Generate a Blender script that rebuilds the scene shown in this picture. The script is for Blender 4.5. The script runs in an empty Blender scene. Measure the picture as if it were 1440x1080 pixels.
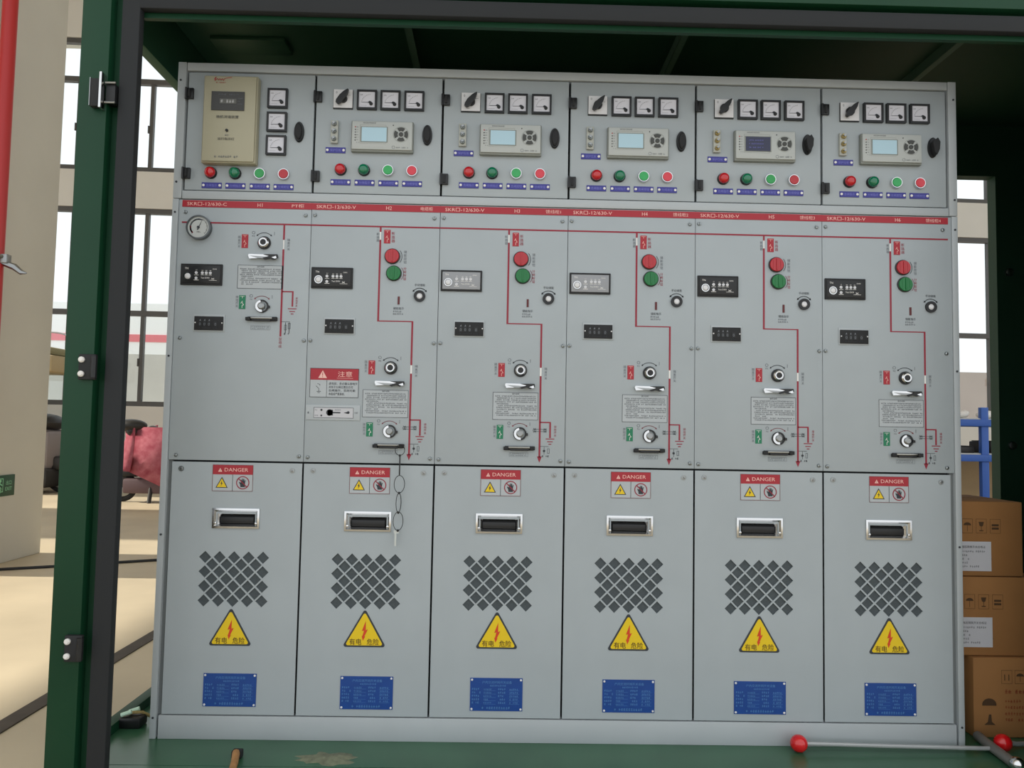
import bpy, bmesh, math, random
from mathutils import Vector, Matrix
random.seed(7)
C = bpy.context.scene.collection
PI = math.pi
FL = 0.025            # top of the enclosure floor plate
GR = -0.15            # hall floor

# ------------------------------------------------------------------ materials
def lin(c):
    return tuple(((x/255)/12.92 if x/255 <= .04045 else ((x/255+.055)/1.055)**2.4) for x in c) + (1,)
MATS = {}
def mat(name, rgb, rough=.5, metal=0., noise=0., scale=20., spec=.5, emit=0., coat=0., bump=0., rgb2=None, alpha=None):
    if name in MATS: return MATS[name]
    m = bpy.data.materials.new(name); m.use_nodes = True
    nt = m.node_tree; b = nt.nodes['Principled BSDF']
    b.inputs['Base Color'].default_value = lin(rgb)
    b.inputs['Roughness'].default_value = rough
    b.inputs['Metallic'].default_value = metal
    b.inputs['Specular IOR Level'].default_value = spec
    b.inputs['Coat Weight'].default_value = coat
    if emit:
        b.inputs['Emission Color'].default_value = lin(rgb); b.inputs['Emission Strength'].default_value = emit
    if noise or bump:
        tc = nt.nodes.new('ShaderNodeTexCoord'); n = nt.nodes.new('ShaderNodeTexNoise')
        n.inputs['Scale'].default_value = scale; n.inputs['Detail'].default_value = 5
        nt.links.new(tc.outputs['Object'], n.inputs['Vector'])
        if noise:
            r = nt.nodes.new('ShaderNodeValToRGB')
            a = lin(rgb); c2 = lin(rgb2) if rgb2 else None
            lo = tuple(x*(1-noise) for x in a[:3])+(1,); hi = tuple(min(1, x*(1+noise)) for x in a[:3])+(1,)
            if c2: lo, hi = c2, a
            r.color_ramp.elements[0].position = .3; r.color_ramp.elements[1].position = .7
            r.color_ramp.elements[0].color = lo; r.color_ramp.elements[1].color = hi
            nt.links.new(n.outputs['Fac'], r.inputs['Fac']); nt.links.new(r.outputs['Color'], b.inputs['Base Color'])
        if bump:
            bp = nt.nodes.new('ShaderNodeBump'); bp.inputs['Strength'].default_value = bump; bp.inputs['Distance'].default_value = .01
            nt.links.new(n.outputs['Fac'], bp.inputs['Height']); nt.links.new(bp.outputs['Normal'], b.inputs['Normal'])
    MATS[name] = m
    return m

paint   = mat('grey_paint', (168,176,180), .5, 0, .03, 6, .4)
paint2  = mat('frame_paint', (178,184,187), .45, 0, .03, 6, .4)
bodyp   = mat('body_paint', (120,125,126), .6)
dark    = mat('dark_gap', (40,44,46), .8)
black   = mat('black_plastic', (22,23,25), .42)
blackm  = mat('black_matt', (30,31,33), .7)
chrome  = mat('chrome', (215,215,215), .18, 1.)
steel   = mat('steel', (150,152,152), .35, 1.)
screwm  = mat('zinc_screw', (150,155,155), .3, .9)
white   = mat('white_face', (214,214,222), .5)
whitep  = mat('white_print', (235,232,228), .6)
silver  = mat('silver_face', (222,222,224), .4)
redpaint= mat('red_strip', (166,34,48), .5)
redline = mat('red_print', (146,34,54), .55)
pinktxt = mat('pale_red_lettering', (240,190,180), .6)
cream   = mat('cream_plastic', (172,167,143), .5)
beige   = mat('grey_beige_plastic', (182,186,183), .45)
beige2  = mat('beige_edge', (134,138,132), .5)
navy    = mat('blue_label', (56,56,140), .5)
navytx  = mat('label_lettering', (122,124,205), .5)
redcap  = mat('red_cap', (178,20,34), .3, coat=.3)
redlens = mat('red_lens', (190,16,28), .15, coat=.6)
grncap  = mat('green_cap', (20,150,70), .3, coat=.3)
grnlens = mat('green_lens', (0,112,76), .15, coat=.6)
grntag  = mat('green_tag', (24,120,84), .5)
pinkcap = mat('pink_red_cap', (214,62,76), .35)
ltgrn   = mat('light_green_cap', (52,166,92), .35)
ink     = mat('ink', (52,56,62), .7)
inklt   = mat('light_ink', (112,116,122), .7)
yellow  = mat('warning_yellow', (232,198,20), .45)
boltred = mat('bolt_red', (214,64,24), .5)
brown   = mat('brown_lettering', (70,40,20), .6)
blueplt = mat('blue_plate', (22,70,146), .35, .1, .08, 30)
bluetx  = mat('plate_lettering', (86,138,196), .4)
lcd     = mat('lcd_pale_reflection', (176,208,222), .25)  # pale tone puts the reflections on the screen glass into the colour
lcdteal = mat('lcd_teal', (122,166,178), .25)
lcddark = mat('lcd_dark', (40,44,74), .2)
keyrub  = mat('rubber_key', (70,72,70), .6)
brass   = mat('brass', (180,160,110), .35, .8)
ivory   = mat('ivory_plastic', (178,180,172), .5)
mesh_m  = mat('vent_mesh', (74,82,86), .6, .2, .15, 300)
green   = mat('green_paint', (16,60,38), .45, 0, .08, 3, .3)
greenin = mat('green_inner_paint', (40,80,60), .55)
floorg  = mat('green_floor_paint', (54,98,70), .28, 0, .12, 6, .6)
gasket  = mat('rubber_gasket', (44,46,48), .7, spec=.25)
redpipe = mat('red_pipe_paint', (176,30,30), .35)
cartonm = mat('cardboard', (172,122,72), .8, 0, .05, 8)
cartdk  = mat('cardboard_edge', (140,92,48), .85)
cartink = mat('carton_print', (88,64,42), .8)
cartred = mat('carton_red_print', (150,60,36), .8)
paper   = mat('paper', (226,226,232), .7)

# ------------------------------------------------------------------ mesh builder
TEXT = {}
def text_geo(s, size):
    k = (s, size)
    if k not in TEXT:
        cu = bpy.data.curves.new('t', 'FONT'); cu.body = s; cu.size = size; cu.resolution_u = 2
        o = bpy.data.objects.new('t', cu); C.objects.link(o)
        dg = bpy.context.evaluated_depsgraph_get(); dg.update()
        me = o.evaluated_get(dg).to_mesh()
        TEXT[k] = ([tuple(v.co[:2]) for v in me.vertices], [tuple(p.vertices) for p in me.polygons])
        o.evaluated_get(dg).to_mesh_clear()
        bpy.data.objects.remove(o); bpy.data.curves.remove(cu)
    return TEXT[k]

class MB:
    mode=None
    def __init__(s): s.v=[]; s.f=[]; s.mi=[]; s.mats=[]
    def mid(s, m):
        if m not in s.mats: s.mats.append(m)
        return s.mats.index(m)
    def add(s, vs, fs, m):
        n=len(s.v); s.v += [tuple(v) for v in vs]; i=s.mid(m)
        for f in fs: s.f.append(tuple(k+n for k in f)); s.mi.append(i)
        return s
    def bm(s, bm, m):
        bm.verts.index_update()
        s.add([v.co[:] for v in bm.verts], [[v.index for v in f.verts] for f in bm.faces], m); bm.free(); return s
    def box(s, x0,x1,y0,y1,z0,z1, m, bev=0, seg=2):
        b=bmesh.new(); bmesh.ops.create_cube(b, size=1)
        for v in b.verts: v.co=Vector(((x0+x1)/2+v.co.x*(x1-x0),(y0+y1)/2+v.co.y*(y1-y0),(z0+z1)/2+v.co.z*(z1-z0)))
        if bev: bmesh.ops.bevel(b, geom=list(b.edges), offset=bev, segments=seg, affect='EDGES', profile=.5)
        return s.bm(b, m)
    def prism(s, pts, y0, y1, m):           # polygon in x,z extruded along y
        n=len(pts)
        vs=[(x,y0,z) for x,z in pts]+[(x,y1,z) for x,z in pts]
        return s.add(vs, [tuple(range(n)), tuple(range(2*n-1,n-1,-1))]+[(i,(i+1)%n,n+(i+1)%n,n+i) for i in range(n)], m)
    def flat(s, pts, y, m):
        if s.mode=='text': return s
        return s.add([(x,y,z) for x,z in pts],[tuple(range(len(pts)))],m)
    def rect(s, x0,x1,z0,z1,y,m): return s.flat([(x0,z0),(x1,z0),(x1,z1),(x0,z1)],y,m)
    def frame(s, x0,x1,z0,z1,w,y,m):
        s.rect(x0,x1,z0,z0+w,y,m); s.rect(x0,x1,z1-w,z1,y,m); s.rect(x0,x0+w,z0+w,z1-w,y,m); return s.rect(x1-w,x1,z0+w,z1-w,y,m)
    def line(s, pts, w, y, m):
        for (ax,az),(bx,bz) in zip(pts,pts[1:]):
            d=Vector((bx-ax,bz-az)); L=d.length
            if L==0: continue
            d/=L; n=Vector((-d.y,d.x))*w/2; e=d*w/2
            a=Vector((ax,az))-e*.9; b=Vector((bx,bz))+e*.9
            s.flat([tuple(a-n),tuple(b-n),tuple(b+n),tuple(a+n)],y,m)
        return s
    def arc(s, x,z,r,a0,a1,w,y,m,n=14,tip=False):
        P=[(x+r*math.cos(math.radians(a0+(a1-a0)*i/n)), z+r*math.sin(math.radians(a0+(a1-a0)*i/n))) for i in range(n+1)]
        s.line(P,w,y,m)
        if tip:
            for (p,q) in ((P[0],P[1]),(P[-1],P[-2])):
                d=Vector((p[0]-q[0],p[1]-q[1])).normalized(); nn=Vector((-d.y,d.x)); p=Vector(p)
                s.flat([tuple(p+d*w*2),tuple(p+nn*w*1.8-d*w),tuple(p-nn*w*1.8-d*w)],y,m)
        return s
    def disc(s,x,z,r,y,m,n=24): return s.flat([(x+r*math.cos(2*PI*i/n),z+r*math.sin(2*PI*i/n)) for i in range(n)],y,m)
    def lathe(s, x,z,prof,m,n=28, sx=1., sz=1.):
        vs=[];fs=[]
        for r,y in prof:
            for i in range(n): vs.append((x+sx*r*math.cos(2*PI*i/n),y,z+sz*r*math.sin(2*PI*i/n)))
        for k in range(len(prof)-1):
            for i in range(n):
                j=(i+1)%n; fs.append((k*n+i,k*n+j,(k+1)*n+j,(k+1)*n+i))
        fs.append(tuple(range(n))); fs.append(tuple(range(len(prof)*n-1,(len(prof)-1)*n-1,-1)))
        return s.add(vs,fs,m)
    def ring(s,x,z,ro,ri,y0,y1,m,n=28):      # flat tube along y, y1 nearer the viewer
        vs=[]
        for r,y in ((ro,y0),(ro,y1),(ri,y1),(ri,y0)):
            for i in range(n): vs.append((x+r*math.cos(2*PI*i/n),y,z+r*math.sin(2*PI*i/n)))
        fs=[]
        for k in range(4):
            for i in range(n):
                j=(i+1)%n; fs.append((k*n+i,k*n+j,((k+1)%4)*n+j,((k+1)%4)*n+i))
        return s.add(vs,fs,m)
    def tube(s, pts, r, m, n=8, closed=False):
        P=[Vector(p) for p in pts]; N=len(P); R=r if isinstance(r,(list,tuple)) else [r]*N
        vs=[];fs=[]; up=None
        for i,p in enumerate(P):
            a=P[(i-1)%N] if (closed or i>0) else p; b=P[(i+1)%N] if (closed or i<N-1) else p
            t=(b-a).normalized()
            if up is None: up=Vector((0,0,1)) if abs(t.z)<.9 else Vector((1,0,0))
            u=(up-t*up.dot(t)).normalized(); up=u; w=t.cross(u)
            for k in range(n): vs.append(tuple(p+R[i]*(math.cos(2*PI*k/n)*u+math.sin(2*PI*k/n)*w)))
        for i in range(N if closed else N-1):
            j=(i+1)%N
            for k in range(n): l=(k+1)%n; fs.append((i*n+k,i*n+l,j*n+l,j*n+k))
        if not closed: fs.append(tuple(range(n))[::-1]); fs.append(tuple(range((N-1)*n,N*n)))
        return s.add(vs,fs,m)
    def ball(s, c, r, m, n=20, k=12, sc=(1,1,1)):
        b=bmesh.new(); bmesh.ops.create_uvsphere(b,u_segments=n,v_segments=k,radius=r)
        for v in b.verts: v.co=Vector((v.co.x*sc[0],v.co.y*sc[1],v.co.z*sc[2]))+Vector(c)
        return s.bm(b,m)
    def text(s, t, x, z, h, y, m, align='l', vert=False, width=None, rot=0):
        """h: letter height; x,z: left/centre/right at the foot of the letters"""
        if s.mode=='lines': return s
        if vert:
            for i,ch in enumerate(t): s.text(ch, x, z-(i+1)*h*1.18, h, y, m, 'c')
            return s
        vs,fs=text_geo(t, 1.0)
        if not vs: return s
        x0=min(v[0] for v in vs); x1=max(v[0] for v in vs); z0=min(v[1] for v in vs); z1=max(v[1] for v in vs)
        k=h/max(z1-z0,.35); kx=k if width is None else width/(x1-x0)
        off={'l':0,'c':-(x1-x0)*kx/2,'r':-(x1-x0)*kx}[align]
        c,sn=math.cos(rot),math.sin(rot); out=[]
        for a,b in vs:
            px=off+(a-x0)*kx; pz=(b-z0)*k
            out.append((x+px*c-pz*sn, y, z+px*sn+pz*c))
        return s.add(out,fs,m)
    def mesh(s, name):
        me=bpy.data.meshes.new(name); me.from_pydata(s.v,[],s.f)
        for m in s.mats: me.materials.append(m)
        me.polygons.foreach_set('material_index', s.mi)
        me.update()
        b=bmesh.new(); b.from_mesh(me); bmesh.ops.recalc_face_normals(b, faces=b.faces); b.to_mesh(me); b.free()
        me.polygons.foreach_set('use_smooth',[True]*len(me.polygons))
        me.set_sharp_from_angle(angle=math.radians(32))
        return me
    def build(s, name, parent=None, loc=(0,0,0), rot=(0,0,0)):
        return put(name, s.mesh(name), parent, loc, rot)
def put(name, me, parent=None, loc=(0,0,0), rot=(0,0,0)):
    o=bpy.data.objects.new(name, me); C.objects.link(o); o.parent=parent; o.location=loc; o.rotation_euler=rot
    return o
def tag(o, label, cat, group=None, kind=None):
    o['label']=label; o['category']=cat
    if group: o['group']=group
    if kind: o['kind']=kind
    return o
def thing(name, label, cat, loc=(0,0,0), rot=(0,0,0), group=None):
    o=bpy.data.objects.new(name,None); C.objects.link(o); o.location=loc; o.rotation_euler=rot; o.empty_display_size=.1
    return tag(o,label,cat,group)
CACHE={}
def shared(key, fn):
    if key not in CACHE:
        mb=MB(); fn(mb); CACHE[key]=mb.mesh(key.split(':')[0])
    return CACHE[key]

def strokes(mb, x0, x1, z, h, y, m, seed, fill=1.):
    """a row of tiny printed characters"""
    if mb.mode=='lines': return
    keep,mb.mode=mb.mode,None
    r=random.Random(seed); x=x0; end=x0+(x1-x0)*fill
    while x < end-h*.8:
        if r.random()<.1: x+=h*.9; continue
        mb.rect(x,x+h*.75,z+h*.42,z+h*.58,y,m); mb.rect(x+h*.28,x+h*.42,z,z+h,y,m)
        if r.random()<.6: mb.rect(x,x+h*.75,z,z+h*.14,y,m)
        if r.random()<.6: mb.rect(x,x+h*.14,z+h*.1,z+h*.8,y,m)
        if r.random()<.5: mb.rect(x+h*.1,x+h*.7,z+h*.86,z+h,y,m)
        x+=h*1.02
    mb.mode=keep

# ------------------------------------------------------------------ switchgear pieces (front plane y=0, towards viewer is -y)
def g_meter(mb):
    mb.ring(0,0,.0,.0,0,0,black,4) if False else None
    a=.0325; i=.0265
    for x0,x1,z0,z1 in ((-a,a,i,a),(-a,a,-a,-i),(-a,-i,-i,i),(i,a,-i,i)): mb.box(x0,x1,-.012,0,z0,z1,black)
    mb.box(-i,i,-.002,0,-i,i,black)
def g_dial(mb):
    mb.box(-.0264,.0264,-.008,-.002,-.0264,.0264,white)
    mb.arc(.013,-.013,.031,95,172,.0005,-.0084,inklt,10)
    for k in range(8):
        t=math.radians(95+77*k/7); mb.line([(.013+.029*math.cos(t),-.013+.029*math.sin(t)),(.013+.033*math.cos(t),-.013+.033*math.sin(t))],.0005,-.0084,inklt)
    mb.text('kA' ,-.021,.014,.005,-.0084,inklt)
    mb.line([(-.02,-.019),(.0,-.019)],.0006,-.0084,inklt)
def g_needle(mb): mb.prism([(.013,-.0135),(.004,-.0095),(-.017,-.0098),(-.017,-.0088),(.004,-.0082),(.0085,-.004),(.015,-.006)],-.0095,-.0088,ink)
def g_pivot(mb): mb.lathe(.014,-.0135,[(.0058,-.008),(.0058,-.0105),(.0042,-.0115)],black,16)
def g_selplate(mb):
    mb.box(-.032,.032,-.006,0,-.033,.031,black); mb.box(-.031,.031,-.0075,-.006,-.03,.031,silver)
    mb.text('0',-.024,.017,.008,-.008,inklt); mb.line([(.014,.012),(.024,.012)],.001,-.008,inklt); mb.line([(-.014,-.022),(-.004,-.022)],.001,-.008,inklt)
def g_selknob(mb):
    mb.lathe(0,0,[(.0145,-.0075),(.0145,-.014),(.0125,-.018)],black,20)
    c,s=math.cos(math.radians(52)),math.sin(math.radians(52))
    P=[(-.027,-.004),(-.02,-.008),(.0,-.0095),(.018,-.007),(.032,-.0015),(.032,.0015),(.018,.007),(0,.0095),(-.02,.008),(-.027,.004)]
    mb.prism([(x*c-z*s,x*s+z*c) for x,z in P],-.028,-.016,black)
def g_ctl(mb):
    w,h=.1015,.0515
    mb.box(-w,w,-.016,0,-h,h,beige2,.003); mb.box(-w+.003,w-.003,-.022,-.014,-h+.006,h-.003,beige,.003)
    for z in (.0437,): mb.text('微机保护测控装置',-.062,z-.004,.0048,-.0225,inklt)
    mb.frame(-.072,-.005+.018,-.026,.036,.0007,-.0224,beige2)
    for k in range(7): strokes(mb,-.083,-.074,.026-k*.0085,.0032,-.0224,inklt,k)
    mb.ring(.038,-.037,.0052,.0042,-.0222,-.0225,inklt,16); strokes(mb,.047,.09,-.0395,.0045,-.0224,inklt,77)
    mb.ring(.062,.006,.026,.0252,-.0222,-.0225,beige2,28)
def g_screenbez(mb): mb.box(-.0445,.0445,-.0226,-.021,-.0265,.0265,beige2,.001)
def g_lcd(kind):
    def f(mb):
        m={'pale':lcd,'dark':lcddark,'teal':lcd}[kind]
        mb.box(-.0405,.0405,-.0236,-.0225,-.0235,.0235,m)
        if kind=='dark':
            for k in range(3): strokes(mb,-.03,.02,.01-k*.012,.004,-.0239,navytx,k+5)
    return f
def g_key(a0):
    def f(mb):
        P=[]
        for i in range(7): t=math.radians(a0-33+11*i); P.append((.023*math.cos(t),.023*math.sin(t)))
        for i in range(7): t=math.radians(a0+33-11*i); P.append((.0115*math.cos(t),.0115*math.sin(t)))
        mb.prism(P,-.0245,-.0222,keyrub)
    return f
def g_keyc(mb): mb.lathe(0,0,[(.0072,-.0222),(.0072,-.0245),(.005,-.0253)],keyrub,18)
def g_led(m):
    return lambda mb: mb.lathe(0,0,[(.0019,-.0218),(.0019,-.023),(.0009,-.0236)],m,10)
def g_termbase(mb): mb.box(-.012,.012,-.012,0,-.038,.038,ivory,.002)
def g_termscrew(m):
  def f(mb):
    mb.lathe(0,0,[(.008,-.012),(.008,-.018),(.0065,-.020)],m,14); mb.lathe(0,0,[(.004,-.02),(.004,-.027)],steel,10)
    mb.box(-.006,.006,-.0206,-.0198,-.001,.001,blackm)
  return f
def g_label(txt):
    def f(mb):
        mb.box(-.0323,.0323,-.0025,0,-.0095,.0095,navy); mb.text(txt,0,-.0045,.009,-.0029,navytx,'c',width=.036)
    return f
def g_rivet(mb): mb.lathe(0,0,[(.0042,-.0025),(.0042,-.004),(.002,-.005)],whitep,12)
def g_lampring(mb): mb.lathe(0,0,[(.0195,0),(.0195,-.006),(.0165,-.011),(.0165,-.014)],black,28)
def g_lens(m): return lambda mb: mb.lathe(0,0,[(.0172,-.010),(.0168,-.016),(.0145,-.021),(.0095,-.0245),(.0035,-.026)],m,28)
def g_btnring(mb): mb.lathe(0,0,[(.0192,0),(.0192,-.008),(.0178,-.0112),(.0158,-.0112),(.0154,-.006)],chrome,28)
def g_btncap(m): return lambda mb: mb.lathe(0,0,[(.0152,-.005),(.0152,-.0125),(.014,-.0138),(.006,-.0128)],m,28)
def g_lockbase(mb): mb.lathe(0,0,[(.034,0),(.034,-.006),(.031,-.010)],black,28,.48,1.)
def g_locklever(mb): mb.lathe(0,0,[(.027,-.010),(.027,-.015),(.022,-.018)],blackm,24,.42,1.)
def g_lockknob(mb): mb.prism([(-.012,.012),(.004,.026),(.012,.012),(.010,-.012),(.002,-.03),(-.006,-.022),(-.010,-.004)],-.028,-.009,blackm)
def g_hinge(mb):
    mb.box(-.0125,.0125,-.010,0,-.018,.018,black,.002); mb.box(-.004,.004,-.014,-.008,-.013,.013,blackm,.001)
def g_hingepin(mb): mb.tube([(-.011,-.009,-.019),(-.011,-.009,.019)],.004,black,8)
def g_screw(mb):
    mb.lathe(0,0,[(.0062,0),(.0062,-.002),(.0048,-.0046),(.002,-.0056)],screwm,14)
    mb.box(-.004,.004,-.0061,-.005,-.0006,.0006,ink)
def g_latch(mb):
    mb.ring(0,0,.0085,.006,0,-.002,screwm,18); mb.lathe(0,0,[(.006,0),(.006,-.0012),(.004,-.0016)],steel,14); mb.box(-.0035,.0035,-.0022,-.0012,-.0006,.0006,ink)
def g_vdisp(face):
    def f(mb):
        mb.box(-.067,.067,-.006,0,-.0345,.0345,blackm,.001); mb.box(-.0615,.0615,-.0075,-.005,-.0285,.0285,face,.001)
        w=-.0079; ic=whitep
        mb.text('T5' if False else 'TN',-.053,.016,.006,w,ic); mb.text('DXN',.037,.016,.004,w,ic)
        for x in (-.015,): mb.text('L1',x,.0125,.0035,w,ic,'c')
        for x in (.004,.0165,.0295): mb.rect(x-.003,x+.003,.0125,.0135,w,ic); mb.rect(x-.005,x+.005,-.0025,-.0012,w,ic)
        mb.rect(-.022,-.008,-.003,-.0018,w,ic); mb.rect(-.023,-.007,-.0195,-.018,w,ic)
        mb.text('Test DXN',.013,-.0135,.0048,w,ic,'c',width=.027)
        mb.line([(.034,-.012),(.042,-.0165)],.0012,w,ic); mb.line([(.034,-.0165),(.042,-.012)],.0012,w,ic); mb.rect(.026,.051,-.0195,-.0185,w,ic)
    return f
def g_jack(mb):
    mb.ring(0,0,.0132,.0105,-.0075,-.0105,chrome,24); mb.lathe(0,0,[(.0095,-.0075),(.0095,-.0095),(.007,-.0125),(.003,-.0135)],silver,20)
def g_dled(mb): mb.ring(0,0,.0046,.0026,-.0075,-.009,silver,14); mb.lathe(0,0,[(.0027,-.0074),(.002,-.0086)],white,10)
def g_counter(mb):
    mb.box(-.05,.05,-.003,0,-.0275,.0275,paint2,.0005); mb.box(-.0465,.0465,-.007,-.003,-.024,.021,blackm,.001)
    for x in (-.043,.043): mb.lathe(x,0,[(.0025,-.007),(.0015,-.0082)],silver,8)
    for k in range(3): mb.flat([(-.030+k*.0145,.006),(-.024+k*.0145,.006),(-.026+k*.0145,.0125)],-.0074,inklt)
    strokes(mb,-.03,.03,-.019,.005,-.0074,ink,9)
def g_window(mb): mb.box(-.0055,.0055,-.0082,-.007,-.0115,.0045,black); mb.text('0',0,-.009,.009,-.0085,inklt,'c')
def g_knob(m):
    def f(mb):
        mb.lathe(0,0,[(.0255,0),(.0255,-.004),(.0235,-.005)],black,32)
        mb.lathe(0,0,[(.0228,-.004),(.0228,-.009),(.0215,-.0105)],m,32)
        mb.box(-.0025,.0025,-.0135,-.009,-.019,.019,m,.001)
        for x in (-.012,.012): mb.box(x-.0012,x+.0012,-.0117,-.009,-.014,.014,m)
    return f
def g_crankring(mb): mb.ring(0,0,.0187,.0098,0,-.006,black,28)
def g_crankhub(mb): mb.lathe(0,0,[(.0098,0),(.0098,-.004),(.006,-.007)],silver,20)
def g_sockring(mb): mb.ring(0,0,.0215,.0165,0,-.004,black,28)
def g_sockchrome(mb):
    vs=[]; n=28
    mb.lathe(0,0,[(.017,-.001),(.0172,-.012),(.0135,-.016),(.0095,-.0155),(.0088,-.004)],chrome,n)
def g_sockhole(mb): mb.lathe(0,0,[(.0086,-.004),(.0086,-.0158)],black,20)
def g_sockhub(mb): mb.lathe(0,0,[(.0112,-.001),(.0112,-.013),(.008,-.015)],steel,24)
def g_lip(mb):          # crescent lug of the socket cover
    P=[(.0195*math.cos(math.radians(a)),.0195*math.sin(math.radians(a))) for a in range(100,281,20)]+[(.012*math.cos(math.radians(a)),.012*math.sin(math.radians(a))) for a in range(280,99,-20)]
    mb.prism(P,-.009,-.003,chrome); mb.prism([(.019,.004),(.026,.002),(.026,-.006),(.018,-.006)],-.008,0,black)
def g_hasp(up):
    def f(mb):
        if up:
            mb.prism([(-.05,.004),(-.048,.009),(.012,.008),(.02,.004),(.012,-.002),(-.046,-.006)],-.012,0,chrome)
            mb.prism([(-.044,.0035),(.018,.0005),(.018,-.005),(-.02,-.004)],-.0135,-.006,steel)
        else:
            mb.box(-.047,.047,-.006,0,-.0075,.0065,black,.0015); mb.box(-.036,.04,-.011,-.004,-.001,.005,mat('dark_chrome',(150,150,146),.25,1.),.0015); mb.box(-.03,.03,-.012,-.004,-.0085,-.002,black,.001)
    return f
def g_haspbolt(up):
    def f(mb):
        if up:
            mb.prism([(.0,.008),(.045,.0085),(.047,.0),(.04,-.006),(.03,-.0085),(.02,-.004),(.004,-.0085),(-.002,-.004),(.02,.003)],-.017,-.008,black)
            mb.prism([(.028,-.002),(.042,.003),(.044,-.0045),(.038,-.006)],-.019,-.016,chrome)
        else:
            mb.box(-.051,-.036,-.014,-.002,-.007,.004,blackm,.0015); mb.box(.034,.05,-.014,-.002,-.006,.006,blackm,.0015)
    return f
def g_tag(m):
    def f(mb):
        mb.box(-.0105,.0105,-.0012,0,-.0225,.0225,m)
        for z in (.013,-.003): mb.line([(0,z+.006),(0,z)],.0012,-.0016,pinktxt if m is redpaint else whitep)
        mb.line([(-.004,-.004),(0,.003),(0,-.002),(.005,-.009),(0,-.011),(0,-.019)],.0014,-.0016,pinktxt if m is redpaint else whitep)
        mb.rect(-.007,.007,.0185,.0195,-.0016,pinktxt if m is redpaint else whitep)
    return f
def g_notice(h):
    def f(mb):
        w=.0735
        mb.rect(-w,w,-h,h,-.0006,paint2); mb.frame(-w,w,-h,h,.0012,-.0009,ink)
        mb.text('操作说明',0,h-.0075,.0055,-.0009,ink,'c'); n=int((2*h-.016)/.0062)
        for k in range(n):
            strokes(mb,-w+(.013 if k%3 else .008),w-.004,h-.0145-k*.0062,.0042,-.0009,ink,k+int(h*1e4),(1 if k%4 else .3) if k else 1)
    return f
def g_danger(mb):
    w=.0645; h=.042
    mb.box(-w,w,-.0012,0,-h,h,paint2); mb.rect(-w,w,h-.031,h,-.0016,redpaint)
    mb.frame(-w,w,-h,h,.0012,-.0019,mat('thin_red_edge',(120,60,62),.6)); mb.rect(-.0007,.0007,-h,h-.031,-.0019,ink)
    mb.flat([(-.047,h-.0225),(-.034,h-.0225),(-.0405,h-.0105)],-.0019,pinktxt); mb.rect(-.041,-.040,h-.0205,h-.0145,-.0022,redpaint)
    mb.text('DANGER',.011,h-.0215,.0115,-.0019,pinktxt,'c',width=.075)
    t=[(-.0535,-.0315),(-.0145,-.0315),(-.034,.0035)]; mb.flat(t,-.0019,ink)
    mb.flat([(-.0495,-.0292),(-.0185,-.0292),(-.034,-.0015)],-.0021,yellow)
    mb.flat([(-.0325,-.008),(-.038,-.0185),(-.0345,-.0178),(-.037,-.027),(-.0302,-.0155),(-.0338,-.0162)],-.0030,ink)
    x,z=.0325,-.0145
    hand=[(-.007,-.014),(.007,-.014),(.0075,.0),(.009,.008),(.0065,.0085),(.005,.003),(.0045,.012),(.002,.0125),(.0015,.004),(.0005,.013),(-.002,.013),(-.002,.004),(-.004,.010),(-.0062,.009),(-.0055,.0),(-.0105,.003),(-.0118,.001),(-.008,-.006)]
    mb.flat([(x+a,z+b) for a,b in hand],-.0019,ink)
    mb.ring(x,z,.021,.0182,-.0012,-.0022,redline,32); mb.line([(x-.0135,z+.0135),(x+.0135,z-.0135)],.003,-.0030,redline)
def g_handle(mb):       # flush pull: chrome surround with bevelled pocket
    w,h=.0745,.0315; iw,ih0,ih1=.054,-.018,.008
    O=[(-w,-h),(w,-h),(w,h),(-w,h)]; I=[(-iw,ih0),(iw,ih0),(iw,ih1),(-iw,ih1)]; M_=[(-w+.006,-h+.006),(w-.006,-h+.006),(w-.006,h-.006),(-w+.006,h-.006)]
    vs=[(x,0,z) for x,z in O]+[(x,-.005,z) for x,z in O]+[(x,-.0065,z) for x,z in M_]+[(x,.012,z) for x,z in I]
    fs=[]
    for a in (0,4,8):
        for i in range(4): j=(i+1)%4; fs.append((a+i,a+j,a+4+j,a+4+i))
    mb.add(vs,fs,chrome)
def g_pocket(mb):
    mb.box(-.056,.056,.0185,.0195,-.02,.01,blackm); mb.box(-.056,.056,.012,.0185,.008,.0095,blackm); mb.box(-.056,.056,.012,.0185,-.0195,-.018,blackm); mb.box(-.0556,-.054,.012,.0185,-.018,.008,blackm); mb.box(.054,.0556,.012,.0185,-.018,.008,blackm)
def g_grip(mb): mb.box(-.0535,.0535,.0085,.0125,-.0178,.003,black,.001)
def g_hscrew(mb): mb.lathe(0,0,[(.004,-.004),(.004,-.0075),(.002,-.0085)],chrome,12)
def g_triangle(mb):
    def rt(s,r,y,y1,m):
        P=[]
        A=[(0,.0775*s),(-.067*s,-.0387*s),(.067*s,-.0387*s)]
        for k,(x,z) in enumerate(A):
            base=90+120*k
            L=math.hypot(x,z); 
            cx,cz=x*(1-2*r/L),z*(1-2*r/L)
            for i in range(7):
                t=math.radians(base-60+20*i); P.append((cx+r*math.cos(t),cz+r*math.sin(t)))
        mb.prism(P,y,y1,m)
    rt(1.03,.006,-.0015,0,ink); rt(.90,.005,-.002,-.0014,yellow)
    mb.flat([(.004,.042),(-.008,.010),(-.001,.012),(-.006,-.006),(-.008,-.004),(-.004,-.020),(.003,-.006),(.0,-.007),(.011,.016),(.004,.013)],-.0030,boltred)
    mb.text('有电',-.0275,-.033,.0195,-.0030,brown,'c',width=.038); mb.text('危险',.0275,-.033,.0195,-.0030,brown,'c',width=.038)
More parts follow.
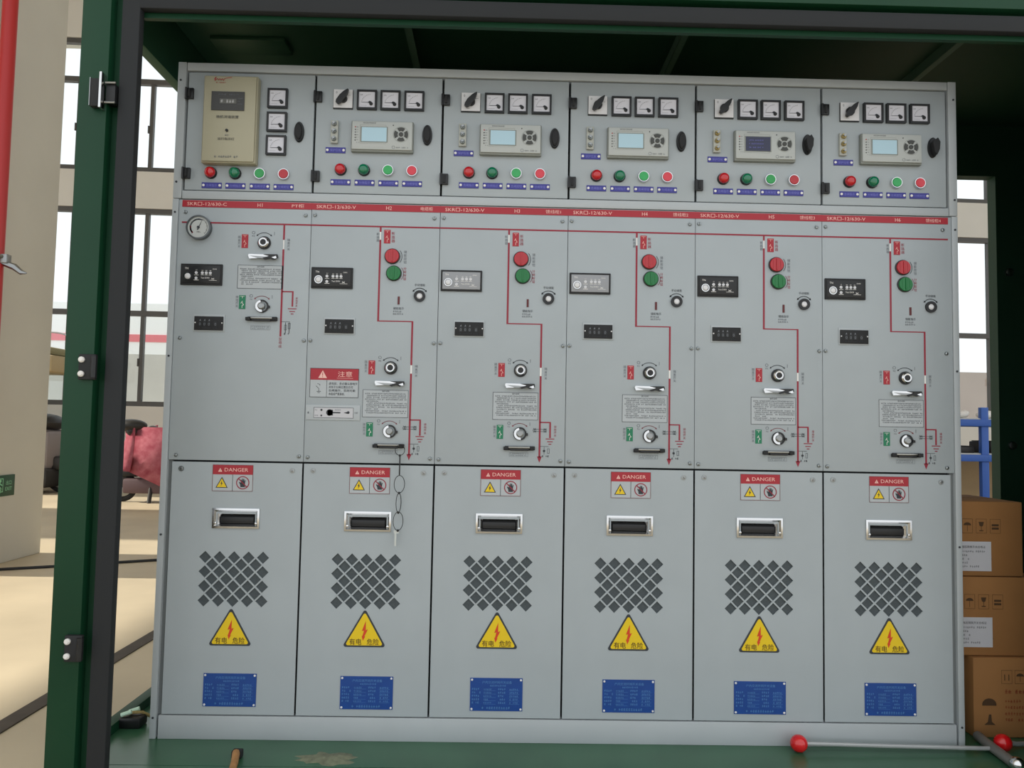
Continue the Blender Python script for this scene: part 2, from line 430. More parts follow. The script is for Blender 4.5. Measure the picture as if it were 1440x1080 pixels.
def g_plate(mb):
    w,h=.083,.051; mb.box(-w,w,-.002,0,-h,h,blueplt)
    mb.text('户内交流环网开关设备',.002,h-.017,.0085,-.0030,bluetx,'c',width=.094); strokes(mb,-.02,.03,h-.0255,.005,-.0030,bluetx,3)
    for k in range(5):
        z=h-.037-k*.0105
        strokes(mb,-w+.006,-w+.034,z,.006,-.0030,bluetx,k); strokes(mb,-.04,-.006,z,.005,-.0030,bluetx,k+20,.8)
        strokes(mb,.006,.032,z,.006,-.0030,bluetx,k+40); strokes(mb,.042,.07,z,.0055,-.0030,bluetx,k+60)
        mb.rect(-.04,-.002,z-.0022,z-.0016,-.0023,bluetx); mb.rect(.04,.073,z-.0022,z-.0016,-.0023,bluetx)
    strokes(mb,-.045,.05,-h+.006,.0075,-.0030,bluetx,8)
def g_platerivet(mb): mb.lathe(0,0,[(.0035,-.002),(.0035,-.0032),(.0015,-.004)],silver,10)
def diamonds():
    out=[]
    for r in range(7):
        n=5 if r%2==0 else 4
        for c in range(n):
            out.append((-.0915+.02288*(r%2)+.04575*c, .0683-.02277*r))
    return out
def lower_door(key, x0,x1,z0,z1, vx, vz, hx, hz):
    """sheet-steel door with the vent diamonds and the pull's opening cut through"""
    if key in CACHE: return CACHE[key]
    cu=bpy.data.curves.new('d','CURVE'); cu.dimensions='2D'; cu.fill_mode='BOTH'; cu.extrude=.002
    polys=[[(x0,z0),(x1,z0),(x1,z1),(x0,z1)]]
    q=.0194
    for dx,dz in diamonds():
        cx,cz=vx+dx,vz+dz; polys.append([(cx-q,cz),(cx,cz-q),(cx+q,cz),(cx,cz+q)])
    polys.append([(hx-.06,hz-.024),(hx+.06,hz-.024),(hx+.06,hz+.014),(hx-.06,hz+.014)])
    for P in polys:
        sp=cu.splines.new('POLY'); sp.points.add(len(P)-1); sp.use_cyclic_u=True
        for i,(x,z) in enumerate(P): sp.points[i].co=(x,z,0,1)
    o=bpy.data.objects.new('d',cu); C.objects.link(o)
    dg=bpy.context.evaluated_depsgraph_get(); dg.update(); me0=o.evaluated_get(dg).to_mesh()
    mb=MB(); mb.add([(v.co.x,.002-v.co.z,v.co.y) for v in me0.vertices],[tuple(p.vertices) for p in me0.polygons],paint)
    o.evaluated_get(dg).to_mesh_clear(); bpy.data.objects.remove(o); bpy.data.curves.remove(cu)
    CACHE[key]=mb.mesh('lower_door'); return CACHE[key]

def ground_symbol(mb,x,z0,y):
    for k,(w,dz) in enumerate(((.014,0),(.009,-.009),(.0045,-.017))): mb.rect(x-w,x+w,z0+dz-.0014,z0+dz+.0014,y,redline)
def mimic(first,mode):
    def f(mb):
        mb.mode=mode
        y=-.0006
        mb.rect(.0005,.4195,1.6650,1.6702,y,redline)
        if first:
            u=.3328
            mb.rect(u-.0030,u+.0030,1.617,1.6652,y,redline); mb.rect(u-.0030,u+.0030,1.30,1.585,y,redline)
            mb.rect(u-.0018,u+.0018,1.586,1.616,y,whitep)
            mb.text('隔离开关',u+.016,1.622,.0085,y,inklt,vert=True)
            mb.rect(u,.3705,1.4447,1.4487,y,redline); mb.rect(.3652,.3705,1.398,1.4447,y,redline); ground_symbol(mb,.368,1.391,y)
            mb.text('接地开关',.381,1.43,.007,y,redline,vert=True)
            mb.rect(u,.362,1.3475,1.3488,y,ink); mb.frame(.356,.364,1.325,1.344,.0012,y,ink); mb.frame(.344,.352,1.321,1.338,.0012,y,ink); mb.rect(.347,.349,1.31,1.346,y,ink); mb.rect(.359,.361,1.31,1.346,y,ink); strokes(mb,.344,.366,1.306,.006,y,ink,4)
            mb.text('至母线',u-.0,1.298,.010,y,redline,vert=True)
            S=((.270,1.605),(.270,1.397)); tags=((.2065,1.609,1.0),(.2065,1.41,1.0))
            mb.text('隔离开关',.1885,1.628,.0085,y,inklt,vert=True); mb.text('接地开关',.1885,1.432,.0085,y,inklt,vert=True)
            for zz in (1.327,): mb.frame(.236,.299,zz-.007,zz+.007,.0007,y,inklt); strokes(mb,.239,.296,zz-.0045,.0035,y,inklt,5); strokes(mb,.239,.296,zz+.001,.0035,y,inklt,6)
        else:
            u=.2265; v=.3378
            mb.rect(u-.0030,u+.0030,1.650,1.6652,y,redline); mb.rect(u-.0030,u+.0030,1.3555,1.624,y,redline); mb.rect(u-.0018,u+.0018,1.624,1.650,y,whitep)
            mb.rect(u+.0030,v+.0030,1.3555,1.359,y,redline)
            mb.rect(v-.0030,v+.0030,1.215,1.3555,y,redline); mb.rect(v-.0030,v+.0030,.925,1.188,y,redline); mb.rect(v-.0026,v+.0026,1.188,1.215,y,whitep)
            mb.flat([(v-.008,.928),(v,.908),(v+.008,.928)],y,redline)
            mb.text('断路器',.2185,1.649,.009,y,inklt,vert=True); mb.text('断路器',.2685,1.653,.0105,y,redline,vert=True)
            mb.text('储能按钮',.309,1.592,.0095,y,inklt,vert=True); mb.text('分闸按钮',.309,1.537,.0095,y,redline,vert=True)
            mb.arc(.267,1.57,.0315,-38,38,.0015,y,ink); mb.arc(.2735,1.514,.0315,-38,38,.0015,y,mat('faded_red_print',(150,80,88),.6))
            mb.text('储能指示',.2915,1.3955,.0085,y,ink,'c',width=.034); strokes(mb,.2745,.3085,1.3865,.0055,y,inklt,2); strokes(mb,.2745,.3085,1.379,.0055,y,inklt,3)
            mb.arc(.359,1.441,.0265,40,140,.0022,y,ink,12,True); mb.text('手动储能',.359,1.4735,.0085,y,ink,'c',width=.034)
            mb.text('隔离开关',v+.0165,1.217,.0085,y,inklt,vert=True)
            mb.rect(v,.3735,1.036,1.040,y,redline); mb.rect(.3685,.3738,.988,1.036,y,redline); ground_symbol(mb,.3712,.985,y)
            mb.text('接地开关',.3875,1.03,.008,y,redline,vert=True)
            for z in (1.0085,1.0155): mb.rect(.320,.358,z-.0006,z+.0006,y-.0003,ink)
            for x in (.321,.355): mb.arc(x,1.012,.0052,0,360,.001,y-.0003,ink,10); mb.line([(x-.004,1.019),(x+.004,1.005)],.0009,y-.0003,ink); mb.line([(x+.004,1.019),(x-.004,1.005)],.0009,y-.0003,ink)
            mb.rect(v,.367,.9600,.9612,y,ink); mb.rect(.352,.3532,.934,.959,y,ink); mb.frame(.363,.370,.938,.954,.0011,y,ink); strokes(mb,.346,.372,.926,.006,y,ink,4); mb.disc(.3526,.946,.004,y-.0002,ink,10)
            S=((.272,1.205),(.2735,1.0))
            mb.text('隔离开关',.1915,1.229,.0085,y,inklt,vert=True); mb.text('接地开关',.1915,1.027,.0085,y,inklt,vert=True)
            mb.frame(.240,.301,.926,.939,.0007,y,inklt); strokes(mb,.243,.298,.9285,.0035,y,inklt,5); strokes(mb,.243,.298,.934,.0035,y,inklt,6)
        for k,(sx,sz) in enumerate(S):
            mb.arc(sx-.001,sz,.0335,48,132,.0018,y,ink if k==0 else mat('faded_red_print',(150,80,88),.6),12,True)
            mb.text('O',sx-.036,sz+.028,.0105,y,inklt,'c'); mb.rect(sx+.031,sx+.0325,sz+.026,sz+.037,y,inklt); strokes(mb,sx-.04,sx-.03,sz+.02,.0045,y,inklt,k)
    return f

# ------------------------------------------------------------------ the six cabinets
P_ = .42
LAB = [
 'leftmost grey switchgear cabinet, headed H1, with cream box and round gauge',
 'second grey switchgear cabinet from the left, headed H2, with a red-topped caution sign',
 'third grey switchgear cabinet from the left, headed H3, between H2 and H4',
 'fourth grey switchgear cabinet from the left, headed H4, between H3 and H5',
 'fifth grey switchgear cabinet from the left, headed H5, with the dark violet screen',
 'rightmost grey switchgear cabinet, headed H6, beside the cardboard boxes']
NAME = ['PT柜','电缆柜','馈线柜1','馈线柜2','馈线柜3','馈线柜4']
# small build differences from cabinet to cabinet: lower sign, pull, vents, triangle, nameplate
LOW = [dict(sign=(.1975,.842),pull=(.213,.7145),vent=(.211,.5225),tri=(.2085,.355),plate=(.2135,.178)),
       dict(sign=(.2145,.8415),pull=(.212,.7115),vent=(.211,.5215),tri=(.2115,.3565),plate=(.2235,.1745)),
       dict(sign=(.2145,.8415),pull=(.212,.7115),vent=(.211,.5215),tri=(.2115,.3565),plate=(.2135,.1745)),
       dict(sign=(.2145,.8415),pull=(.212,.7115),vent=(.211,.5215),tri=(.2115,.3565),plate=(.2135,.1745)),
       dict(sign=(.2145,.8415),pull=(.212,.7115),vent=(.211,.5215),tri=(.2115,.3565),plate=(.2135,.1745)),
       dict(sign=(.2145,.8415),pull=(.212,.7115),vent=(.211,.5215),tri=(.2115,.3565),plate=(.2135,.1745))]
DISP = [(.0725,1.496),(.074,1.494),(.074,1.494),(.074,1.494),(.074,1.494),(.074,1.494)]
CNT  = [(.1025,1.339)]+[(.1025,1.338)]*5
DZ   = [0]*6          # height offset of a cabinet's control devices
exec_bays = []
def cabinet(i):
    root=thing('switchgear_cabinet',LAB[i],'switchgear cabinet',((i-3)*P_+.21,0,FL),group='switchgear cabinets in the row')
    L=lambda u,z,y=0:(u-.21,y,z-FL)
    org=(-.21,0,-FL)
    def part(name,key,fn,u,z,parent=root,y=0,rot=0,label=None):
        if parent is root: loc=L(u,z,y)
        else: loc=(u,y,z)
        o=put(name,shared(key,fn),parent,loc,(0,rot,0))
        if label: o['label']=label
        return o
    def wpart(name,key,fn,parent=root): return put(name,shared(key,fn),parent,org)
    # carcass
    def body(mb):
        mb.box(.001,.419,.026,.82,FL+.0,2.172,bodyp); mb.box(.001,.419,.020,.026,.10,2.172,dark)
    wpart('body','body',body)
    # instrument door
    wpart('control_door','control_door',lambda mb: mb.box(.0035,.4165,0,.018,1.7755,2.1685,paint,.0015))
    for z in (2.0945,1.8285):
        h=part('hinge','hinge',g_hinge,.0105,z); part('hinge_pin','hinge_pin',g_hingepin,0,0,h)
    lk=part('door_lock','door_lock',g_lockbase,.371,1.975+DZ[i])
    if i>=4: part('lock_lever','lock_lever_turned',g_lockknob,0,0,lk)
    else: part('lock_lever','lock_lever',g_locklever,0,0,lk)
    def meter(u,z):
        m=part('analog_meter','analog_meter',g_meter,u,z)
        part('dial_face','dial_face',g_dial,0,0,m); part('needle','needle',g_needle,0,0,m); part('pivot_cap','pivot_cap',g_pivot,0,0,m)
    def label(u,z,t):
        o=part('label_plate','label_plate:'+t,g_label(t),u,z)
        for s in (-1,1): part('rivet','rivet',g_rivet,s*.0265,0,o)
    def lamp(u,z,m,nm):
        o=part('indicator_lamp','indicator_lamp',g_lampring,u,z,label=nm+' indicator lamp'); part('lens','lens:'+m.name,g_lens(m),0,0,o)
    def button(u,z,m,nm):
        o=part('push_button','push_button',g_btnring,u,z,label=nm+' push button in a chrome ring'); part('button_cap','button_cap:'+m.name,g_btncap(m),0,0,o)
    names=['合闸指示','分闸指示','合闸按钮','分闸按钮']
    if i==0:
        def box(mb):
            mb.box(-.088,.088,-.030,0,-.145,.145,cream,.004); mb.box(-.084,.084,-.036,-.03,-.141,.141,cream,.004)
            w=-.0376
            sc=[(-.052,.129),(-.046,.136),(-.05,.124),(-.042,.131),(-.038,.126),(-.034,.131),(-.030,.126),(-.026,.131),(-.022,.125),(-.018,.132),(-.008,.134),(.004,.136)]
            mb.line(sc,.0018,w,redpaint); strokes(mb,-.045,-.014,.116,.0045,w,redpaint,4)
            mb.text('微机消谐装置',-.005,.0,.010,w,ink,'c',width=.072); mb.text('复位',-.005,-.058,.006,w,inklt,'c'); mb.text('运行指示灯',-.007,-.072,.009,w,ink,'c',width=.054); strokes(mb,-.042,.035,-.1295,.007,w,inklt,9)
        b=part('wall_box','wall_box',box,.1525,2.0015,label='cream plastic protection box')
        def win(mb):
            mb.box(-.053,.053,-.0395,-.036,-.031,.031,mat('smoked_window',(44,42,36),.25)); strokes(mb,-.03,.035,.018,.005,-.04,inklt,2)
            mb.rect(-.026,.028,-.009,.007,-.04,mat('digits_panel',(92,92,86),.4)); strokes(mb,-.022,.026,-.006,.009,-.0404,silver,6)
            for k in range(3): strokes(mb,.032,.048,.006-k*.009,.004,-.04,inklt,k)
        part('display_window','display_window',win,-.005,.057,b)
        part('reset_button','reset_button',lambda mb: mb.lathe(0,0,[(.0045,-.036),(.0045,-.041),(.003,-.042)],black,14),-.005,-.040,b)
        for z in (2.085,2.006,1.928): meter(.298,z)
        zb,zl=1.832,1.791
        for u,m,n in ((.0885,redlens,'red'),(.1675,grnlens,'green')): lamp(u,zb,m,n)
        for u,m,n in ((.2485,grncap,'green'),(.3265,redcap,'red')): button(u,zb,m,n)
        for u,t in zip((.0925,.1695,.2485,.326),names): label(u,zl,t)
    else:
        s=part('selector_switch','selector_switch',g_selplate,.092,2.089+DZ[i]); part('selector_knob','selector_knob',g_selknob,0,0,s)
        for u in (.1705,.2475,.326): meter(u,2.0875+DZ[i])
        c=part('protection_relay','protection_relay',g_ctl,.2255,1.962+DZ[i],label='pale grey protection relay with screen and keypad')
        sb=part('screen_bezel','screen_bezel',g_screenbez,-.0255,.004,c)
        k='dark' if i==4 else 'pale'
        part('screen','screen:'+k,g_lcd(k),-.0255,.004,c,label='dark violet screen' if i==4 else 'screen coloured pale blue for its reflection')
        for a in (0,90,180,270): part('keypad_button','keypad_button:%d'%a,g_key(a),.062,.006,c)
        part('keypad_button','keypad_button:c',g_keyc,.062,.006,c,label='round centre key')
        for k in range(6): part('indicator_led','indicator_led:'+('r' if k<1 else 'k'),g_led(redlens if k<1 else keyrub),-.087,.028-k*.0088,c)
        part('indicator_led','indicator_led:k',g_led(keyrub),.036,.036,c)
        t=part('test_terminal','test_terminal',g_termbase,.0675,1.977+DZ[i])
        for z in (.025,0,-.025): part('terminal_screw','terminal_screw:%d'%(i>3),g_termscrew(brass if i>3 else screwm),0,z,t)
        label(.0715,1.918+DZ[i],'保护压板')
        zb,zl=1.853+DZ[i],1.8115+DZ[i]
        for u,m,n in ((.0905,redlens,'red'),(.167,grnlens,'green')): lamp(u,zb,m,n)
        b1=grncap if i==4 else ltgrn; b2=redcap if i in (4,) else pinkcap
        for u,m,n in ((.246,b1,'green'),(.324,b2,'red')): button(u,zb,m,n)
        for u,tt in zip((.091,.1695,.2475,.325),names): label(u,zl,tt)
    # middle panel
    pa,pb=(-.0108 if i==0 else .0008),(.4308 if i==5 else .4192)
    wpart('front_panel','front_panel:%.3f,%.3f'%(pa,pb),lambda mb: mb.box(pa,pb,0,.018,.8975,1.7425,paint,.0008))
    def strip(mb):
        mb.box(0,.42,-.0015,0,1.7185,1.7405,redpaint)
        y=-.0019; mb.text('SKR□-12/630-'+('C' if i==0 else 'V'),.016,1.7235,.0115,y,pinktxt,width=.128)
        mb.text('H%d'%(i+1),.252,1.7235,.0115,y,pinktxt,'c'); mb.text(NAME[i],.3955,1.7232,.0125,y,pinktxt,'r',width=.05 if i>1 else .04)
    wpart('title_strip','title_strip:%d'%i,strip)
    wpart('mimic_diagram','mimic_diagram:%d'%(i==0),mimic(i==0,None))
    for u,z in ((.0115,1.701),(.4015,1.699),(.0095,1.289),(.409,1.288),(.013,.9125),(.406,.9145)): part('screw','screw',g_screw,u,z,rot=random.uniform(0,3))
    refl=i in (2,3)
    u,z=DISP[i]; d=part('voltage_indicator','voltage_indicator:%d'%refl,g_vdisp(mat('reflection_grey_face',(150,152,156),.35) if refl else black),u,z,label='voltage indicator with a reflection painted grey on its face' if refl else 'black voltage indicator')  # bright reflection on the third and fourth faces put into a grey colour
    part('test_jack','test_jack',g_jack,-.0425,-.0065,d)
    for a,b in ((-.0155,.005),(.004,.005),(.0168,.005),(.0298,.005),(-.0155,-.0125)): part('indicator_led','display_led',g_dled,a,b,d)
    u,z=CNT[i]; d=part('pulse_counter','pulse_counter',g_counter,u,z)
    for k in range(4): part('digit_window','digit_window',g_window,-.027+k*.0145+(.006 if k==3 else 0),0,d)
    def socket(u,z,up,nz):
        o=part('operating_socket','operating_socket',g_sockring,u,z)
        if up: part('socket_sleeve','socket_sleeve',g_sockchrome,0,0,o); part('socket_hole','socket_hole',g_sockhole,0,0,o)
        else: part('socket_hub','socket_hub',g_sockhub,0,0,o); part('socket_cover','socket_cover',g_lip,0,0,o)
        h=part('padlock_hasp','padlock_hasp:%d'%up,g_hasp(up),.2725 if up else .2725,nz); part('hasp_bolt','hasp_bolt:%d'%up,g_haspbolt(up),0,0,h)
    if i==0:
        socket(.270,1.605,True,1.5565); socket(.270,1.397,False,1.356)
        part('position_tag','position_tag:r',g_tag(redpaint),.207,1.6095,label='red switch position tag'); part('position_tag','position_tag:g',g_tag(grntag),.206,1.4095,label='green switch position tag')
        part('instruction_notice','instruction_notice:a',g_notice(.0385),.261,1.4925)
        g=part('pressure_gauge','pressure_gauge',lambda mb: mb.ring(0,0,.0395,.0345,0,-.018,mat('gauge_rim',(110,114,116),.35,.8),40),.0605,1.6485)
        def face(mb):
            mb.lathe(0,0,[(.0347,-.001),(.0347,-.014)],mat('gauge_face',(190,194,192),.4),36); w=-.0145
            mb.arc(0,0,.028,-45,225,.001,w,ink,24); mb.arc(0,0,.0255,175,222,.004,w,redpaint,8); mb.arc(0,0,.0255,70,170,.003,w,inklt,12)
            for k in range(11):
                t=math.radians(-45+27*k); mb.line([(.025*math.cos(t),.025*math.sin(t)),(.0295*math.cos(t),.0295*math.sin(t))],.0009,w,ink)
            mb.text('MPa',.001,-.018,.005,w,ink,'c')
        part('gauge_face','gauge_face',face,0,0,g)
        part('gauge_needle','gauge_needle',lambda mb: (mb.prism([(-.004,-.008),(-.001,-.009),(.0115,.024)],-.0165,-.0155,ink),mb.lathe(0,0,[(.004,-.014),(.004,-.018)],ink,14)),0,0,g)
    else:
        part('trip_knob','trip_knob:r',g_knob(redcap),.267,1.570,label='round red knob'); part('trip_knob','trip_knob:g',g_knob(mat('dark_green_cap',(22,116,60),.35)),.2735,1.514,label='round green knob')
        part('status_slot','status_slot',lambda mb: (mb.box(-.0032,.0032,-.002,0,-.013,.013,mat('slot_red',(92,26,30),.5))),.2915,1.4255)
        o=part('charging_socket','charging_socket',g_crankring,.359,1.441); part('socket_hub','crank_hub',g_crankhub,0,0,o)
        socket(.272,1.205,True,1.153); socket(.2735,1.0,False,.954)
        part('position_tag','position_tag:r',g_tag(redpaint),.2487,1.635,label='red switch position tag'); part('position_tag','position_tag:r',g_tag(redpaint),.2105,1.2055,label='red switch position tag'); part('position_tag','position_tag:g',g_tag(grntag),.209,1.005,label='green switch position tag')
        part('instruction_notice','instruction_notice:b',g_notice(.0445),.2575,1.089)
    if i==1:
        def caut(mb):
            w,h=.0785,.047
            mb.box(-w,w,-.0012,0,-h,h,paint2,.0); mb.rect(-w,w,h-.038,h,-.0016,redpaint); mb.frame(-w,w,-h,h,.0012,-.0019,ink); mb.rect(-.0245,-.0235,-h,h-.038,-.0019,ink)
            y=-.0019
            mb.flat([(-.052,h-.032),(-.024,h-.032),(-.038,h-.007)],y,pinktxt); mb.rect(-.039,-.037,h-.024,h-.014,-.0022,redpaint); mb.rect(-.039,-.037,h-.029,h-.0265,-.0022,redpaint)
            mb.text('注意',.034,h-.027,.0175,y,pinktxt,'c',width=.046); mb.rect(.008,.06,h-.032,h-.031,y,pinktxt)
            mb.line([(-.054,h-.050),(-.046,h-.053),(-.046,h-.056)],.0012,y,ink); mb.line([(-.058,h-.058),(-.049,h-.066),(-.049,h-.074)],.0012,y,ink); mb.rect(-.056,-.042,h-.076,h-.0745,y,ink); mb.rect(-.053,-.045,h-.080,h-.0785,y,ink)
            for k,t in enumerate(('送电前，务必确认接地开','关处于分闸位置后方可','合闸操作，否则可能','会造成严重事故。')):
                mb.text(t,-.0175,h-.0535-k*.0112,.0085,y,ink,width=(.092,.078,.086,.052)[k])
        part('caution_sign','caution_sign',caut,.0915,1.153,label='caution sign with a red head')
        def kp(mb):
            mb.box(-.087,.087,-.003,0,-.0245,.0245,paint2,.001); mb.frame(-.062,.066,-.0175,.0165,.0013,-.0034,ink)
            mb.rect(-.062,.066,-.0175,.0165,-.0032,mat('key_plate_face',(196,196,200),.5)); y=-.0036
            mb.rect(-.017,.0,-.009,.009,y,ink); mb.disc(-.011,0,.0105,y,ink,16); mb.rect(0,.024,-.002,.002,y,ink); mb.flat([(.034,0),(.046,.003),(.046,-.003)],y,ink); mb.disc(.049,.001,.0045,y,ink,14)
            mb.disc(-.037,.008,.0035,y,ink,10); mb.disc(-.037,-.010,.003,y,ink,10); strokes(mb,-.058,-.043,.006,.004,y,inklt,1); strokes(mb,-.058,-.043,-.012,.004,y,inklt,2); strokes(mb,.006,.026,.007,.004,y,inklt,3)
            strokes(mb,-.081,-.066,-.004,.006,y,ink,4); strokes(mb,.069,.083,-.003,.006,y,inklt,5)
        part('key_plate','key_plate',kp,.0905,1.057)
    # lower door
    q=LOW[i]; vx,vz=q['vent']; hx,hz=q['pull']
    put('cable_door',lower_door('lower_door:%.4f,%.4f,%.4f,%.4f'%(vx,vz,hx,hz),.003,.417,.1015,.8915,vx,vz,hx,hz),root,org)
    part('vent_mesh','vent_mesh',lambda mb: mb.box(-.125,.125,.005,.0062,-.1,.1,mesh_m),vx,vz)
    for u,z in ((.0325,.8695),(.386,.868)): part('quarter_turn_latch','quarter_turn_latch',g_latch,u,z,rot=random.uniform(0,3))
    part('danger_sign','danger_sign',g_danger,*q['sign'])
    h=part('pull_handle','pull_handle',g_handle,hx,hz); part('handle_pocket','handle_pocket',g_pocket,0,0,h); part('hand_grip','hand_grip',g_grip,0,0,h)
    for s in (-1,1): part('handle_screw','handle_screw',g_hscrew,s*.064,-.0155,h)
    part('warning_triangle','warning_triangle',g_triangle,*q['tri'])
    n=part('nameplate','nameplate',g_plate,*q['plate'])
    for a in (-1,1):
        for b in (-1,1): part('rivet','plate_rivet',g_platerivet,a*.0775,b*.0455,n)
for i in range(6): cabinet(i)

# ------------------------------------------------------------------ frame round the row
fr=thing('switchgear_surround','pale grey steel surround with plinth enclosing all six cabinets','steel surround',(0,0,FL))
def fpart(name,fn,parent=fr,label=None):
    mb=MB(); fn(mb); o=mb.build(name,parent,(0,0,-FL) if parent is fr else (0,0,0))
    if label: o['label']=label
    return o
fpart('top_rail',lambda mb: mb.box(-1.2625,1.2625,-.002,.84,2.1735,2.2005,paint2,.0015))
fpart('middle_rail',lambda mb: mb.box(-1.2625,1.2625,-.002,.0195,1.7455,1.7725,paint2,.0015))
fpart('plinth',lambda mb: mb.box(-1.266,1.266,-.002,.05,FL,.0975,paint2,.002))
for s in (-1,1):
    def post(mb):
        a,b=sorted((s*1.2645,s*1.292))
        mb.box(a,b,-.003,.84,1.7465,2.2015,paint2,.002); a,b=sorted((s*1.2722,s*1.292)); mb.box(a,b,-.003,.84,FL,1.7445,paint2,.002)
    o=fpart('corner_post',post)
    fpart('side_channel',lambda mb: mb.box(*sorted((s*1.2592,s*1.2722)),.012,.03,.0975,.8965,bodyp))
    for z in (2.14,1.80,1.70,1.23,.66,.09):
        mb=MB(); mb.lathe(0,0,[(.0035,0),(.0035,-.0015),(.0015,-.002)],ink,10); mb.build('screw',o,(s*1.282,-.003,z))

# ------------------------------------------------------------------ steel enclosure
en=thing('substation_enclosure','dark green steel enclosure with open doorway housing the switchgear row','enclosure',(0,0,GR))
def epart(name,fn,parent=en,label=None):
    mb=MB(); fn(mb); o=mb.build(name,parent,(0,0,-GR) if parent is en else (0,0,0))
    if label: o['label']=label
    return o
YF=-.30
def fplate(mb):
    mb.box(-1.42,3.0,-.186,1.0,GR+.02,FL,floorg); mb.box(-1.364,3.0,YF+.02,-.189,GR+.02,FL,floorg)
epart('floor_plate',fplate)
epart('front_post',lambda mb: (mb.box(-1.447,-1.364,YF,-.20,GR+.02,2.6,green,.003), mb.box(-1.364,-1.330,YF+.035,-.20,GR+.02,2.29,green)))
epart('header_beam',lambda mb: (mb.box(-1.364,3.0,YF,-.20,2.287,2.6,green,.003), mb.box(-1.33,3.0,YF+.035,-.20,2.262,2.286,green), mb.box(-1.29,3.0,-.262,-.245,2.208,2.262,green)))
epart('door_seal',lambda mb: mb.box(-1.337,-1.2845,YF+.008,-.262,FL,2.272,gasket,.004),label='dark grey rubber strip down the post')
epart('door_seal',lambda mb: mb.box(-1.337,3.0,YF+.0085,-.2625,2.2225,2.272,gasket,.004),label='dark grey rubber strip under the header')
epart('front_sill',lambda mb: mb.box(-1.364,3.0,YF,YF+.02,GR+.02,FL+.01,green,.002))
epart('front_post',lambda mb: (mb.box(1.484,1.567,YF,-.20,GR+.02,2.2865,green,.003), mb.box(1.450,1.484,YF+.035,-.20,GR+.02,2.2615,green)))  # unseen right post, added with the panel below to darken the interior
epart('door_seal',lambda mb: mb.box(1.4045,1.457,YF+.008,-.262,FL,2.2225,gasket,.004),label='added dark grey rubber strip down the unseen right post')
epart('front_panel',lambda mb: mb.box(1.567,3.0,YF+.005,YF+.04,GR+.02,2.2865,green,.002))  # unseen closed panel, added to keep light out of the enclosure
epart('side_header',lambda mb: mb.box(-1.46,-1.42,-.20,1.0,2.266,2.6,greenin,.002))
epart('side_sill',lambda mb: mb.box(-1.46,-1.42,-.20,1.0,GR+.02,.055,green,.002))
epart('rear_post',lambda mb: mb.box(-1.46,-1.40,1.0,1.06,GR+.02,2.6,green,.002))
epart('roof_panel',lambda mb: mb.box(-1.447,3.0,-.20,1.06,2.47,2.6,greenin))
rafm=mat('rafter_paint',(96,130,112),.5)
for x in (-.565,.425,1.42):
    epart('rafter',lambda mb: (mb.box(x-.012,x+.012,-.20,1.0,2.43,2.436,rafm), mb.box(x-.014,x-.010,-.20,1.0,2.43,2.47,rafm)))
epart('vent_plate',lambda mb: mb.box(-1.33,-1.05,.34,.46,2.455,2.47,greenin,.003))
epart('rear_wall',lambda mb: (mb.box(-1.40,1.1,1.0,1.06,GR+.02,2.47,greenin), mb.box(1.1,2.08,1.0,1.06,2.232,2.47,greenin), mb.box(2.08,3.0,1.0,1.06,GR+.02,2.47,greenin), mb.box(1.1,2.08,1.0,1.06,GR+.02,.1,greenin)))
epart('right_wall',lambda mb: mb.box(3.0,3.06,YF,1.06,GR+.02,2.6,greenin))
def hinge(z,kind):
    if kind==0:
        o=epart('hinge',lambda mb: (mb.box(-1.402,-1.375,YF-.02,YF,z-.042,z+.04,blackm,.002)),label='hinge with bright plate')
        epart('hinge_plate',lambda mb: (mb.box(-1.374,-1.367,YF-.028,YF,z-.048,z+.056,chrome,.001), mb.box(-1.405,-1.4025,YF-.02,YF,z-.04,z+.042,steel)),o)
        epart('hinge_block',lambda mb: mb.box(-1.365,-1.338,YF-.006,YF+.03,z-.025,z+.03,black,.002),o)
        for dz in (-.027,.031): epart('bolt',lambda mb: mb.tube([(-1.365,YF-.01,z+dz),(-1.335,YF-.01,z+dz)],.0035,steel,8),o)
    else:
        o=epart('hinge',lambda mb: (mb.box(-1.400,-1.352,YF-.014,YF,z-.036,z+.036,blackm,.003), mb.tube([(-1.357,YF-.012,z-.03),(-1.357,YF-.012,z+.03)],.009,black,10)))
        for dz in (-.020,.020): epart('bolt',lambda mb: mb.lathe(-1.390,z+dz,[(.0085,YF-.013),(.0085,YF-.019),(.005,YF-.023)],whitep,12),o)
hinge(1.957,0); hinge(1.168,1); hinge(.389,1)
for z in (1.78,.98): epart('bolt',lambda mb: mb.lathe(2.135,z,[(.018,1.0),(.018,.988),(.01,.984)],steel,10))

